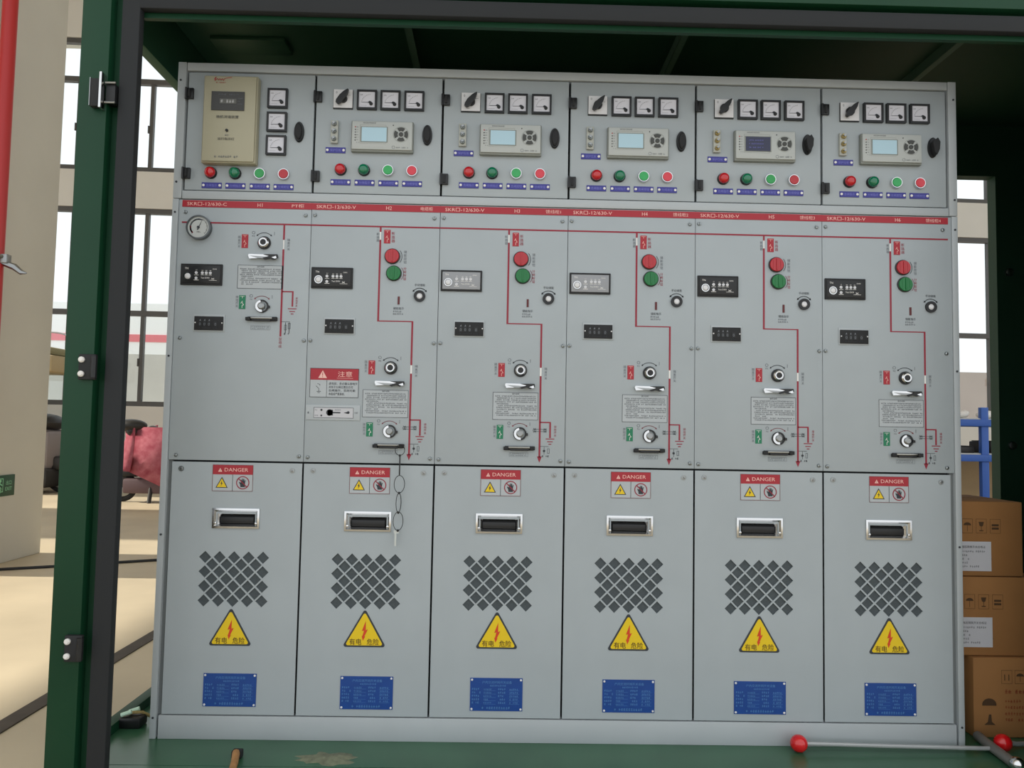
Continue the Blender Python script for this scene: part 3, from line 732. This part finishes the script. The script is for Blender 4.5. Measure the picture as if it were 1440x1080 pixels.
# ------------------------------------------------------------------ loose things in the enclosure
def carton(name,label,x0,x1,y0,y1,z0,z1,kind):
    t=thing('cardboard_box',label,'box',((x0+x1)/2,(y0+y1)/2,z0),group='cardboard boxes stacked beside the cabinets')
    w,d,h=(x1-x0)/2,(y1-y0)/2,z1-z0
    b=MB(); b.box(-w,w,-d,d,.001,h-.001,cartonm,.003); b.box(-w,w,-.001,.001,h-.0012,h,cartdk)
    o=b.build('carton',t)
    p=MB(); y=-d-.0006
    if kind<2:
        s=.036; zt=h-.085
        for k in range(4):
            cx=-w+.018+k*.0475+(.0 if kind==0 else .004)
            p.frame(cx-.018,cx+.018,zt-.022,zt+.026,.001,y,cartink)
            if k==0:
                for dx in (-.007,.007): p.rect(cx+dx-.0015,cx+dx+.0015,zt-.012,zt+.01,y,cartink); p.flat([(cx+dx-.005,zt+.008),(cx+dx+.005,zt+.008),(cx+dx,zt+.018)],y,cartink)
            if k==1: p.flat([(cx+.013*math.cos(math.radians(a)),zt+.004+.010*math.sin(math.radians(a))) for a in range(0,181,20)],y,cartink); p.rect(cx-.0007,cx+.0007,zt-.016,zt+.004,y,cartink)
            if k==2: p.flat([(cx-.009,zt+.016),(cx+.009,zt+.016),(cx+.006,zt+.003),(cx,zt),(cx-.006,zt+.003)],y,cartink); p.rect(cx-.001,cx+.001,zt-.012,zt,y,cartink); p.rect(cx-.007,cx+.007,zt-.015,zt-.012,y,cartink)
            if k==3:
                for dz in (-.009,.002): p.rect(cx-.012,cx+.012,zt+dz-.0,zt+dz+.007,y,cartink)
        strokes(p,-w+.02,-w+.15,.055,.008,y,cartink,3); strokes(p,-w+.07,-w+.14,.037,.008,y,cartred,4)
    else:
        for a in range(0,181,12): pass
        p.flat([(-w+.052+.024*math.cos(math.radians(a)),.108+.02*math.sin(math.radians(a))) for a in range(-10,191,10)],y,cartink)
        p.flat([(-w+.050,.076),(-w+.058,.076),(-w+.060,.052),(-w+.072,.042),(-w+.034,.042),(-w+.046,.052)],y,cartink)
        for k in range(2):
            cx=-w+.112+k*.045; zt=h-.062; p.frame(cx-.018,cx+.018,zt-.022,zt+.022,.001,y,cartink)
            if k: p.flat([(cx+.013*math.cos(math.radians(a)),zt+.002+.010*math.sin(math.radians(a))) for a in range(0,181,20)],y,cartink); p.rect(cx-.0007,cx+.0007,zt-.015,zt+.002,y,cartink)
            else:
                for dx in (-.007,.007): p.rect(cx+dx-.0015,cx+dx+.0015,zt-.012,zt+.008,y,cartink)
        strokes(p,-w+.105,w-.01,.145,.012,y,cartred,7)
        for k in range(4): strokes(p,-w+.105,w-.01,.115-k*.02,.009,y,cartred,k+20)
    p.build('printing',t)
    if kind<2:
        q=MB(); lx=-w+.145 if kind==0 else -w+.145; zz=h-.135
        q.box(-w-.0+.002,lx,-d-.0014,-d-.0002,zz-.098,zz,paper); y=-d-.0018
        q.text('高压隔离开关合格证',-w+.085,zz-.022,.0085,y,ink,'c',width=.08)
        for k in range(5): strokes(q,-w+.02,-w+.13,zz-.036-k*.0125,.0065,y,inklt,k,(.95,.45,.5,.45,.8)[k])
        q.build('paper_label',t)
    return t
carton('a','cardboard box on top of its stack right of the cabinets, with white label',1.306,1.560,.10,.40,.5495,.80,0)
carton('b','cardboard box in the middle of the stack, between the upper and lowest box',1.306,1.62,.10,.42,.2865,.5485,1)
carton('c','lowest cardboard box of the stack, with a printed tree',1.375,1.70,.085,.42,FL,.2855,2)

def lever(label,ball,pts,r,shaft,sr,tip):
    t=thing('operating_lever',label,'lever',group='operating levers on the floor')
    b=MB(); b.tube(pts,r,mat('rod_steel',(172,174,174),.4,.3),10); b.build('rod',t)
    if shaft: b=MB(); b.tube(shaft,sr,mat('dull_steel',(136,134,130),.45,.4),14); b.build('shaft',t)
    if tip: b=MB(); b.ball(tip,sr*1.35,chrome); b.build('shaft_end',t)
    b=MB(); b.ball(ball,.0265,mat('red_ball',(214,24,30),.25,coat=.5)); b.build('knob',t)
    return t
lever('steel operating lever with red ball, lying along the plinth on green floor',(.741,-.045,FL+.0265),[(.75,-.045,FL+.0265),(1.0,-.044,FL+.022),(1.31,-.042,FL+.017),(1.352,-.042,FL+.017)],.0065,[(1.37,.058,FL+.017),(1.362,.0,FL+.0165),(1.349,-.15,FL+.0165)],.0155,(1.348,-.165,FL+.0215))
lever('shorter steel lever with red ball, lying in front of the lowest box',(1.402,-.02,FL+.0265),[(1.412,-.02,FL+.0265),(1.46,.0,FL+.014),(1.56,.03,FL+.0085)],.008,None,0,None)

# chain of black cable ties with a clear tag hanging from the second cabinet
ct=thing('cable_tie_chain','black cable ties looped into a chain hanging on the second cabinet from left','cable tie',(-.529,-.020,.95))
tie=mat('tie_black',(18,18,20),.5)
def loop(x,z,rx,rz,tw,parent):
    mb=MB(); n=28
    mb.tube([(x+rx*math.cos(2*PI*k/n)*math.cos(tw), rx*math.cos(2*PI*k/n)*math.sin(tw), z+rz*math.sin(2*PI*k/n)) for k in range(n)],.0011,tie,6,True)
    mb.box(x-.003,x+.003,-.0035,.0035,z-rz-.004,z-rz+.003,tie,.001)
    o=mb.build('tie_loop',parent)
loop(0,-.009,.0155,.0165,.4,ct)
b=MB(); b.box(-.0015,.0025,-.0015,.0015,-.088,-.024,tie,.0006); b.build('tie_strap',ct)
loop(.001,-.117,.0165,.0275,.2,ct); loop(.0,-.176,.0165,.0305,1.2,ct); loop(.0,-.234,.0155,.029,.25,ct)
b=MB(); b.prism([(-.012,-.262),(.004,-.266),(.003,-.272),(-.004,-.273),(-.004,-.312),(-.010,-.312),(-.010,-.274),(-.013,-.268)],-.0015,.0015,mat('clear_plastic_tag',(196,200,196),.25)); o=b.build('key_tag',ct); o['label']='pale translucent plastic key'

# thing on the left sill, brush, dust
t=thing('cord_weight','small black weight tied with pale cord beside the left sill','weight',(-1.385,.10,FL))
b=MB(); b.box(-.04,.03,-.03,.03,0,.035,black,.006); b.build('weight',t)
b=MB(); b.tube([(-.03,-.02,.04),(-.005,0,.043),(.02,.012,.04),(.04,.03,.02),(.062,.06,.006)],.005,mat('gold_cord',(170,150,96),.6,.2,.2,200),8); b.build('cord',t)
for k in range(2):
    b=MB(); b.tube([(-.035+.012*k,-.02+.03*k,.041),(-.005+.012*k,-.012+.03*k,.05)],.007,mat('pale_green_plastic',(196,226,204),.4),8); b.build('peg',t)
t=thing('hand_brush','wooden handled brush with black head on green floor before second cabinet','brush',(-.97,-.14,FL))
b=MB(); b.tube([(-.004,.0,.018),(.012,-.06,.016),(.03,-.15,.014)],[.011,.0105,.0095],mat('wood_handle',(170,124,74),.6,0,.2,60),10); b.build('handle',t)
b=MB(); b.box(-.018,.012,-.004,.022,.0,.024,blackm,.004); b.build('head',t)
def dust(mb):
    vs=[];fs=[];n=22;r=random.Random(3)
    rr=[1+.35*r.uniform(-1,1) for _ in range(n)]
    for k,(s,h) in enumerate(((1,0),(.7,.0035),(.35,.008))):
        for i in range(n): vs.append((.085*s*rr[i]*math.cos(2*PI*i/n),.042*s*rr[i]*math.sin(2*PI*i/n),h+(r.uniform(0,.003) if k else 0)))
    for k in range(2):
        for i in range(n): j=(i+1)%n; fs.append((k*n+i,k*n+j,(k+1)*n+j,(k+1)*n+i))
    fs.append(tuple(range(2*n,3*n))); mb.add(vs,fs,mat('dust',(118,122,100),.9,0,.25,60))
b=MB(); dust(b); tag(b.build('dust',None,(-.70,-.13,FL)),'patch of pale dust on the green enclosure floor','dust',kind='stuff')

# ------------------------------------------------------------------ hall
def st(name,fn,m=None,rot=0,loc=(0,0,0)):
    mb=MB(); fn(mb); o=mb.build(name,None,loc,(0,0,rot)); o['kind']='structure'; return o
conc=mat('concrete_floor',(200,186,160),.6,0,.10,1.3,.3)
wallm=mat('wall_plaster',(218,214,206),.85,0,.02,2)
pierm=mat('pier_plaster',(204,199,186),.85,0,.03,2)
alum=mat('window_frame_paint',(84,82,80),.5)
st('floor',lambda mb: mb.box(-14,18,-8,13,GR-.3,GR,conc))
st('ceiling',lambda mb: mb.box(-11.2,18,-4,13,8.6,8.8,wallm))
# unseen left wall: openings and lintel shaped to cut sun into floor bands
def wl(mb):
    for y0,y1 in ((-4,.15),(5.2,7.8),(10.4,13)): mb.box(-11.2,-11,y0,y1,GR,8.6,wallm)
    for y0,y1 in ((.15,5.2),(7.8,10.4)): mb.box(-11.2,-11,y0,y1,5.44,8.6,wallm)
st('sun_band_wall_left',wl)
YW=11.28; RW=.045
def wb(mb):
    wins=[(-10.28,-3.98),(6.49,12.79)]
    xs=[-11]+[a for w in wins for a in w]+[18]
    for a,b in ((xs[0],xs[1]),(xs[2],xs[3]),(xs[4],xs[5])): mb.box(a,b,0,.25,GR,8.6,wallm)
    for a,b in wins:
        for z0,z1 in ((GR,1.27),(4.76,5.42),(7.8,8.6)): mb.box(a,b,0,.25,z0,z1,wallm)
st('wall_back',wb,rot=RW,loc=(0,YW,0))
glassm=bpy.data.materials.new('window_glass'); glassm.use_nodes=True
nt=glassm.node_tree; nt.nodes.clear(); out=nt.nodes.new('ShaderNodeOutputMaterial'); mx=nt.nodes.new('ShaderNodeMixShader'); tr=nt.nodes.new('ShaderNodeBsdfTransparent'); gl=nt.nodes.new('ShaderNodeBsdfGlossy')
tr.inputs['Color'].default_value=(.96,.98,.98,1); gl.inputs['Roughness'].default_value=.03; mx.inputs[0].default_value=.06
nt.links.new(tr.outputs[0],mx.inputs[1]); nt.links.new(gl.outputs[0],mx.inputs[2]); nt.links.new(mx.outputs[0],out.inputs[0])
def window(n,x0,z0,z1,zt,up):
    x1=x0+6.3
    root=bpy.data.objects.new('window_%d'%n,None); C.objects.link(root); root['kind']='structure'
    root.location=(0,YW,0); root.rotation_euler=(0,0,RW)
    mb=MB(); w=.045
    for z,w in ((z0,.085),(zt,.045),(z1,.085)): mb.box(x0,x1,.03,.13,z-w,z+w,alum)
    for k in range(6): mb.box(x0+k*1.26-.032,x0+k*1.26+.032,.04,.12,z0,zt if up else z1,alum) if True else None
    if up:
        for k in (0,5): mb.box(x0+k*1.26-.032,x0+k*1.26+.032,.04,.12,zt,z1,alum)
    mb.build('window_frame',root)
    mb=MB(); mb.box(x0,x1,.078,.084,z0,z1,glassm); mb.build('glass',root)
    mb=MB()
    zz=(z0+zt)/2 if not up else (z0+zt)/2
    for k in range(1,5): mb.box(x0+k*1.26-.055,x0+k*1.26-.03,.02,.05,zz-.12,zz+.02,alum,.006)
    mb.build('latch',root)
window(1,-10.28,1.27,4.76,2.9,False); window(2,-10.28,5.42,7.8,7.06,True); window(3,6.49,1.27,4.76,2.9,False); window(4,6.49,5.42,7.8,7.06,True)

# pier at the left with pipe and exit sign
mb=MB(); mb.box(-4.72,-4.2,3.4,4.38,GR,8.6,pierm,.01)
tag(mb.build('wall_pier'),'beige plastered wall pier at the left edge, carrying the red pipe','pier')
t=thing('red_pipe','red painted fire pipe running up the beige pier','pipe',(-4.085,3.40,GR))
mb=MB(); mb.tube([(0,0,.0),(0,0,8.7)],.055,redpipe,18); mb.build('pipe',t)
mb=MB(); mb.tube([(.0+.068*math.cos(2*PI*k/20),.068*math.sin(2*PI*k/20),2.40) for k in range(20)],.014,steel,8,True); o=mb.build('clamp',t)
mb=MB(); mb.box(.05,.10,-.03,.03,2.35,2.42,steel,.004); mb.tube([(.05,0,2.36),(.13,.02,2.33),(.18,.03,2.29),(.22,.03,2.285)],[.022,.026,.02,.006],steel,6); mb.build('bracket_arm',t)
es=thing('exit_sign','small green emergency exit sign low on the beige pier','sign',(-4.2,3.78,.476),(0,0,PI/2))
mb=MB(); mb.box(-.20,.17,-.012,0,-.085,.085,mat('sign_green',(14,70,46),.4),.003); mb.build('sign_board',es)
mb=MB(); sg=mat('sign_pale_green',(150,214,170),.5); y=-.0125
mb.frame(-.06,.02,-.05,.06,.006,y,sg); mb.disc(-.015,.04,.012,y,sg); mb.line([(-.02,.025),(-.03,-.005),(-.005,-.02),(-.01,-.05)],.012,y,sg); mb.line([(-.03,-.005),(-.05,-.03)],.011,y,sg); mb.line([(-.045,.012),(-.02,.02),(.005,.005)],.009,y,sg)
mb.text('出口',.09,.005,.035,y,sg,'c'); mb.text('EXIT',.09,-.04,.028,y,sg,'c'); mb.build('pictogram',es)

# floor cable and covered drain strip
mb=MB(); pts=[(-4.6,3.3),(-4.0,3.54),(-3.7,3.72),(-3.45,3.84),(-2.98,4.11),(-2.4,4.4),(-1.2,4.9)]
mb.tube([(x,y+.02*math.sin(9*x),GR+.011) for x,y in pts],.011,blackm,8); tag(mb.build('floor_cable'),'thin black cable lying across the concrete floor behind the left post','cable')
mb=MB(); mb.box(-2.115,-2.04,-3,10.8,GR,GR+.006,mat('cover_strip',(70,62,54),.7,0,.2,12)); tag(mb.build('cable_channel_cover'),'long dark strip running away along the concrete floor left of enclosure','floor strip')

# ------------------------------------------------------------------ vehicles
tyre=mat('tyre',(26,26,27),.8); vdark=mat('vehicle_black',(34,32,30),.5); quilt=mat('pink_quilt',(182,112,122),.95,0,.2,9,.05,bump=.5,rgb2=(146,66,80)); gbody=mat('grey_fairing',(128,120,118),.45)
def wheel(mb,x,y,r,w=.05):
    n=24; mb.tube([(x+(r-.04)*math.cos(2*PI*k/n),y,r+(r-.04)*math.sin(2*PI*k/n)) for k in range(n)],.04,tyre,8,True)
    mb.lathe(x,r,[(r-.06,y-w*.3),(r*.3,y-w*.6),(r*.3,y+w*.6),(r-.06,y+w*.3)],steel,20)
# scooter, nose towards -x
sc=thing('scooter','electric scooter under a pink quilted cover behind the post','scooter',(-4.95,8.8,GR))
mb=MB(); wheel(mb,0,0,.21); mb.build('wheel',sc,(-.68,0,0)); put('wheel',bpy.data.meshes['wheel'],sc,(.55,0,0))
mb=MB(); mb.box(-.62,.3,-.16,.16,.13,.34,mat('dusky_fairing',(92,70,74),.5),.03); mb.box(.05,.75,-.14,.14,.3,.62,vdark,.07); mb.tube([(-.68,0,.21),(-.55,0,.6),(-.46,0,.98)],[.05,.07,.05],vdark,10); mb.box(-.78,-.45,-.09,.09,.36,.46,vdark,.03); mb.build('body',sc)
mb=MB(); mb.box(.0,.72,-.13,.13,.62,.72,blackm,.04); mb.build('seat',sc)
mb=MB(); mb.tube([(-.42,-.34,1.02),(-.47,-.15,1.05),(-.47,.15,1.05),(-.42,.34,1.02)],.016,steel,8); mb.build('handlebar',sc)
for s in (-1,1):
    mb=MB(); mb.ball((-.42,s*.3,1.02),.09,vdark,14,10,(1,1.4,.9)); mb.build('hand_muff',sc)
mb=MB(); mb.ball((-.46,-.30,1.10),.165,vdark,16,10,(1.35,.9,.55)); mb.build('headlight_cowl',sc)
def q(mb):
    N,M=16,14; vs=[];fs=[]
    for i in range(N+1):
        for j in range(M+1):
            u=i/N; v=j/M; ang=PI*(.02+.96*u)
            w=.42+.06*v; x=-.50+.40*v*math.sin(ang)*0 + (-.30*math.sin(ang))*(.5+.7*v)+.36
            y=-w*math.cos(ang); z=1.10-.62*v+.02*math.sin(7*u+5*v)
            vs.append((x-.22+.03*math.sin(11*u+3*v),y,z))
    for i in range(N):
        for j in range(M): a=i*(M+1)+j; fs.append((a,a+1,a+M+2,a+M+1))
    mb.add(vs,fs,quilt)
    mb.add([(-.52,-.36,1.08),(-.40,-.42,.45),(.25,-.40,.16),(.42,-.40,.55),(.40,-.34,1.08)],[(0,1,2,3,4)],quilt)
mb=MB(); q(mb); o=mb.build('quilt_cover',sc)
md=o.modifiers.new('s','SOLIDIFY'); md.thickness=.02
mb=MB(); mb.tube([(-.22,-.12,.26),(-.21,-.2,.0)],.03,vdark,8); mb.build('kickstand',sc)
# covered three-wheeler
tk=thing('motor_tricycle','grey motor tricycle with tan canopy seen between pier and post','tricycle',(-7.9,10.0,GR),(0,0,PI))
mb=MB(); wheel(mb,0,0,.24); mb.build('front_wheel',tk,(-.72,0,0))
for s in (-1,1): put('rear_wheel',bpy.data.meshes['front_wheel'],tk,(.72,s*.42,0))
mb=MB(); mb.box(-.7,1.0,-.40,.40,.10,.40,vdark,.05); mb.box(-.66,-.05,-.32,.32,.36,1.0,gbody,.09); mb.box(.2,1.05,-.45,.45,.4,.72,gbody,.06); mb.box(-.78,-.45,-.16,.16,.36,.58,vdark,.05); mb.build('body',tk)
mb=MB(); mb.ball((-.36,.0,1.11),.30,vdark,18,10,(1.15,1.2,.5)); mb.build('instrument_cowl',tk)
mb=MB(); mb.tube([(-.35,-.36,1.12),(-.40,0,1.16),(-.35,.36,1.12)],.018,blackm,8); mb.build('handlebar',tk)
mb=MB(); mb.box(.1,.7,-.35,.35,.72,.86,blackm,.05); mb.build('seat',tk)
for x,s in ((-.52,-1),(-.52,1),(.85,-1),(.85,1)): mb=MB(); mb.tube([(x,s*.40,.5),(x+.06,s*.41,1.95)],.016,steel,8); mb.build('canopy_post',tk)
mb=MB(); mb.box(-.75,1.1,-.5,.5,1.90,2.17,mat('tan_canvas',(176,158,122),.85),.05); mb.box(-.70,1.0,-.45,.45,2.17,2.30,mat('olive_canvas',(140,134,100),.85),.06); mb.build('canopy',tk)
mb=MB(); mb.box(-.58,-.56,-.38,.38,1.2,1.9,glassm); mb.build('windscreen',tk)
mb=MB(); mb.tube([(-.5+.45*math.cos(PI*k/16),.1,2.28+.28*math.sin(PI*k/16)) for k in range(17)],.014,mat('pale_grey_bar',(186,188,196),.5),8); mb.build('roof_hoop',tk)

# ------------------------------------------------------------------ blue rack
blue=mat('blue_rack_paint',(44,92,178),.45); 
rk=thing('storage_rack','blue steel storage rack standing beyond the cardboard boxes','rack',(5.19,6.0,GR))
for x in (-1.5,0,1.5):
    for y in (0,.6): mb=MB(); mb.box(x-.04,x+.04,y-.03,y+.03,0,1.49,blue,.004); mb.build('post',rk)
for z in (.93,1.32):
    for y in (-.035,.635): mb=MB(); mb.box(-1.5,1.5,y-.02,y+.02,z-.04,z+.035,blue,.004); mb.build('beam',rk)
for z in (.955,1.345): mb=MB(); mb.box(-1.49,1.49,-.01,.61,z,z+.025,mat('shelf_board',(200,200,194),.6)); mb.build('shelf',rk)
for k,(x,w) in enumerate(((-.25,.36),(.36,.5))):
    t=MB(); t.box(-w/2,w/2,-.2,.2,0,.07+.06*k,vdark,.01); t.box(-w/2+.02,w/2-.02,-.18,.18,.07+.06*k,.08+.06*k,blackm)
    tag(t.build('metal_tray',None,(5.19+x,6.25,GR+.981)),('flat','taller')[k]+' dark tray on the lower shelf of the blue rack','tray','trays on the blue rack')
for k,x in enumerate((-.14,.14)):
    t=MB(); t.ball((0,0,.04),.06,whitep,14,8,(1.6,1,.65)); t.ball((.06,.02,.06),.04,whitep,12,8,(1.4,1,.8))
    tag(t.build('plastic_bag',None,(5.19+x,6.2,GR+1.371)),('left','right')[k]+' of two crumpled white bags on top of the blue rack','bag','bags on the blue rack')
mb=MB(); mb.box(-1.2,1.2,-.02,.02,0,.9,mat('tan_board',(176,150,112),.7,0,.08,3)); tag(mb.build('plywood_board',None,(5.2,6.9,GR)),'tan board standing behind the blue rack','board')

# ------------------------------------------------------------------ outside
st('yard_ground',lambda mb: mb.box(-60,60,13,60,GR-.4,GR-.1,mat('yard',(190,186,178),.9)))
mb=MB(); mb.box(-30,5,0,.3,GR,2.78,mat('yard_wall',(206,204,198),.9,0,.08,.8)); tag(mb.build('yard_wall',None,(0,18,0)),'low pale wall outside beyond the left hall windows','wall')
mb=MB(); mb.box(5,30,0,.3,GR,2.74,mat('brown_yard_wall',(176,160,150),.9,0,.08,.8)); tag(mb.build('brown_wall',None,(0,18,0)),'low brownish wall outside beyond the right hall windows','wall')
bd=thing('white_building','white building with a red stripe outside the left windows','building',(-12,24,GR))
mb=MB(); mb.box(-9,6,0,4,0,5.2,mat('white_render',(245,245,243),.9)); mb.build('facade',bd)
mb=MB(); mb.box(-9,6,-.03,0,4.02-.15,4.22-.1,mat('pale_red_band',(226,120,128),.8)); mb.build('red_band',bd)

# ------------------------------------------------------------------ light, sky, camera
w=bpy.data.worlds.new('World'); bpy.context.scene.world=w; w.use_nodes=True
bg=w.node_tree.nodes['Background']; bg.inputs[0].default_value=(.93,.97,1.0,1); bg.inputs[1].default_value=1.0
sun=bpy.data.lights.new('sun','SUN'); sun.energy=4.2; sun.angle=math.radians(1.2); sun.color=(1,.93,.8)
so=bpy.data.objects.new('sun',sun); C.objects.link(so)
e=math.radians(32); d=Vector((math.cos(e),0,-math.sin(e))); so.rotation_euler=d.to_track_quat('-Z','Y').to_euler(); so.location=(-20,4,14)

yaw,pitch,roll=math.radians(.95685),math.radians(3.24448),math.radians(1.06066)
right=Vector((math.cos(yaw),-math.sin(yaw),0)); fwd=Vector((math.sin(yaw)*math.cos(pitch),math.cos(yaw)*math.cos(pitch),math.sin(pitch))); up=right.cross(fwd)
r2=math.cos(roll)*right+math.sin(roll)*up; u2=-math.sin(roll)*right+math.cos(roll)*up
cam=bpy.data.cameras.new('camera'); cam.sensor_width=36; cam.sensor_fit='HORIZONTAL'; cam.lens=36*1081/1440; cam.clip_start=.05; cam.clip_end=300
co=bpy.data.objects.new('camera',cam); C.objects.link(co)
M=Matrix((r2,u2,-fwd)).transposed().to_4x4(); M.translation=Vector((-.21637749,-2.48850372,1.01951218)); co.matrix_world=M
S=bpy.context.scene; S.camera=co
S.view_settings.view_transform='Standard'; S.view_settings.look='None'; S.view_settings.exposure=.35; S.view_settings.gamma=1; S.view_settings.use_curve_mapping=False
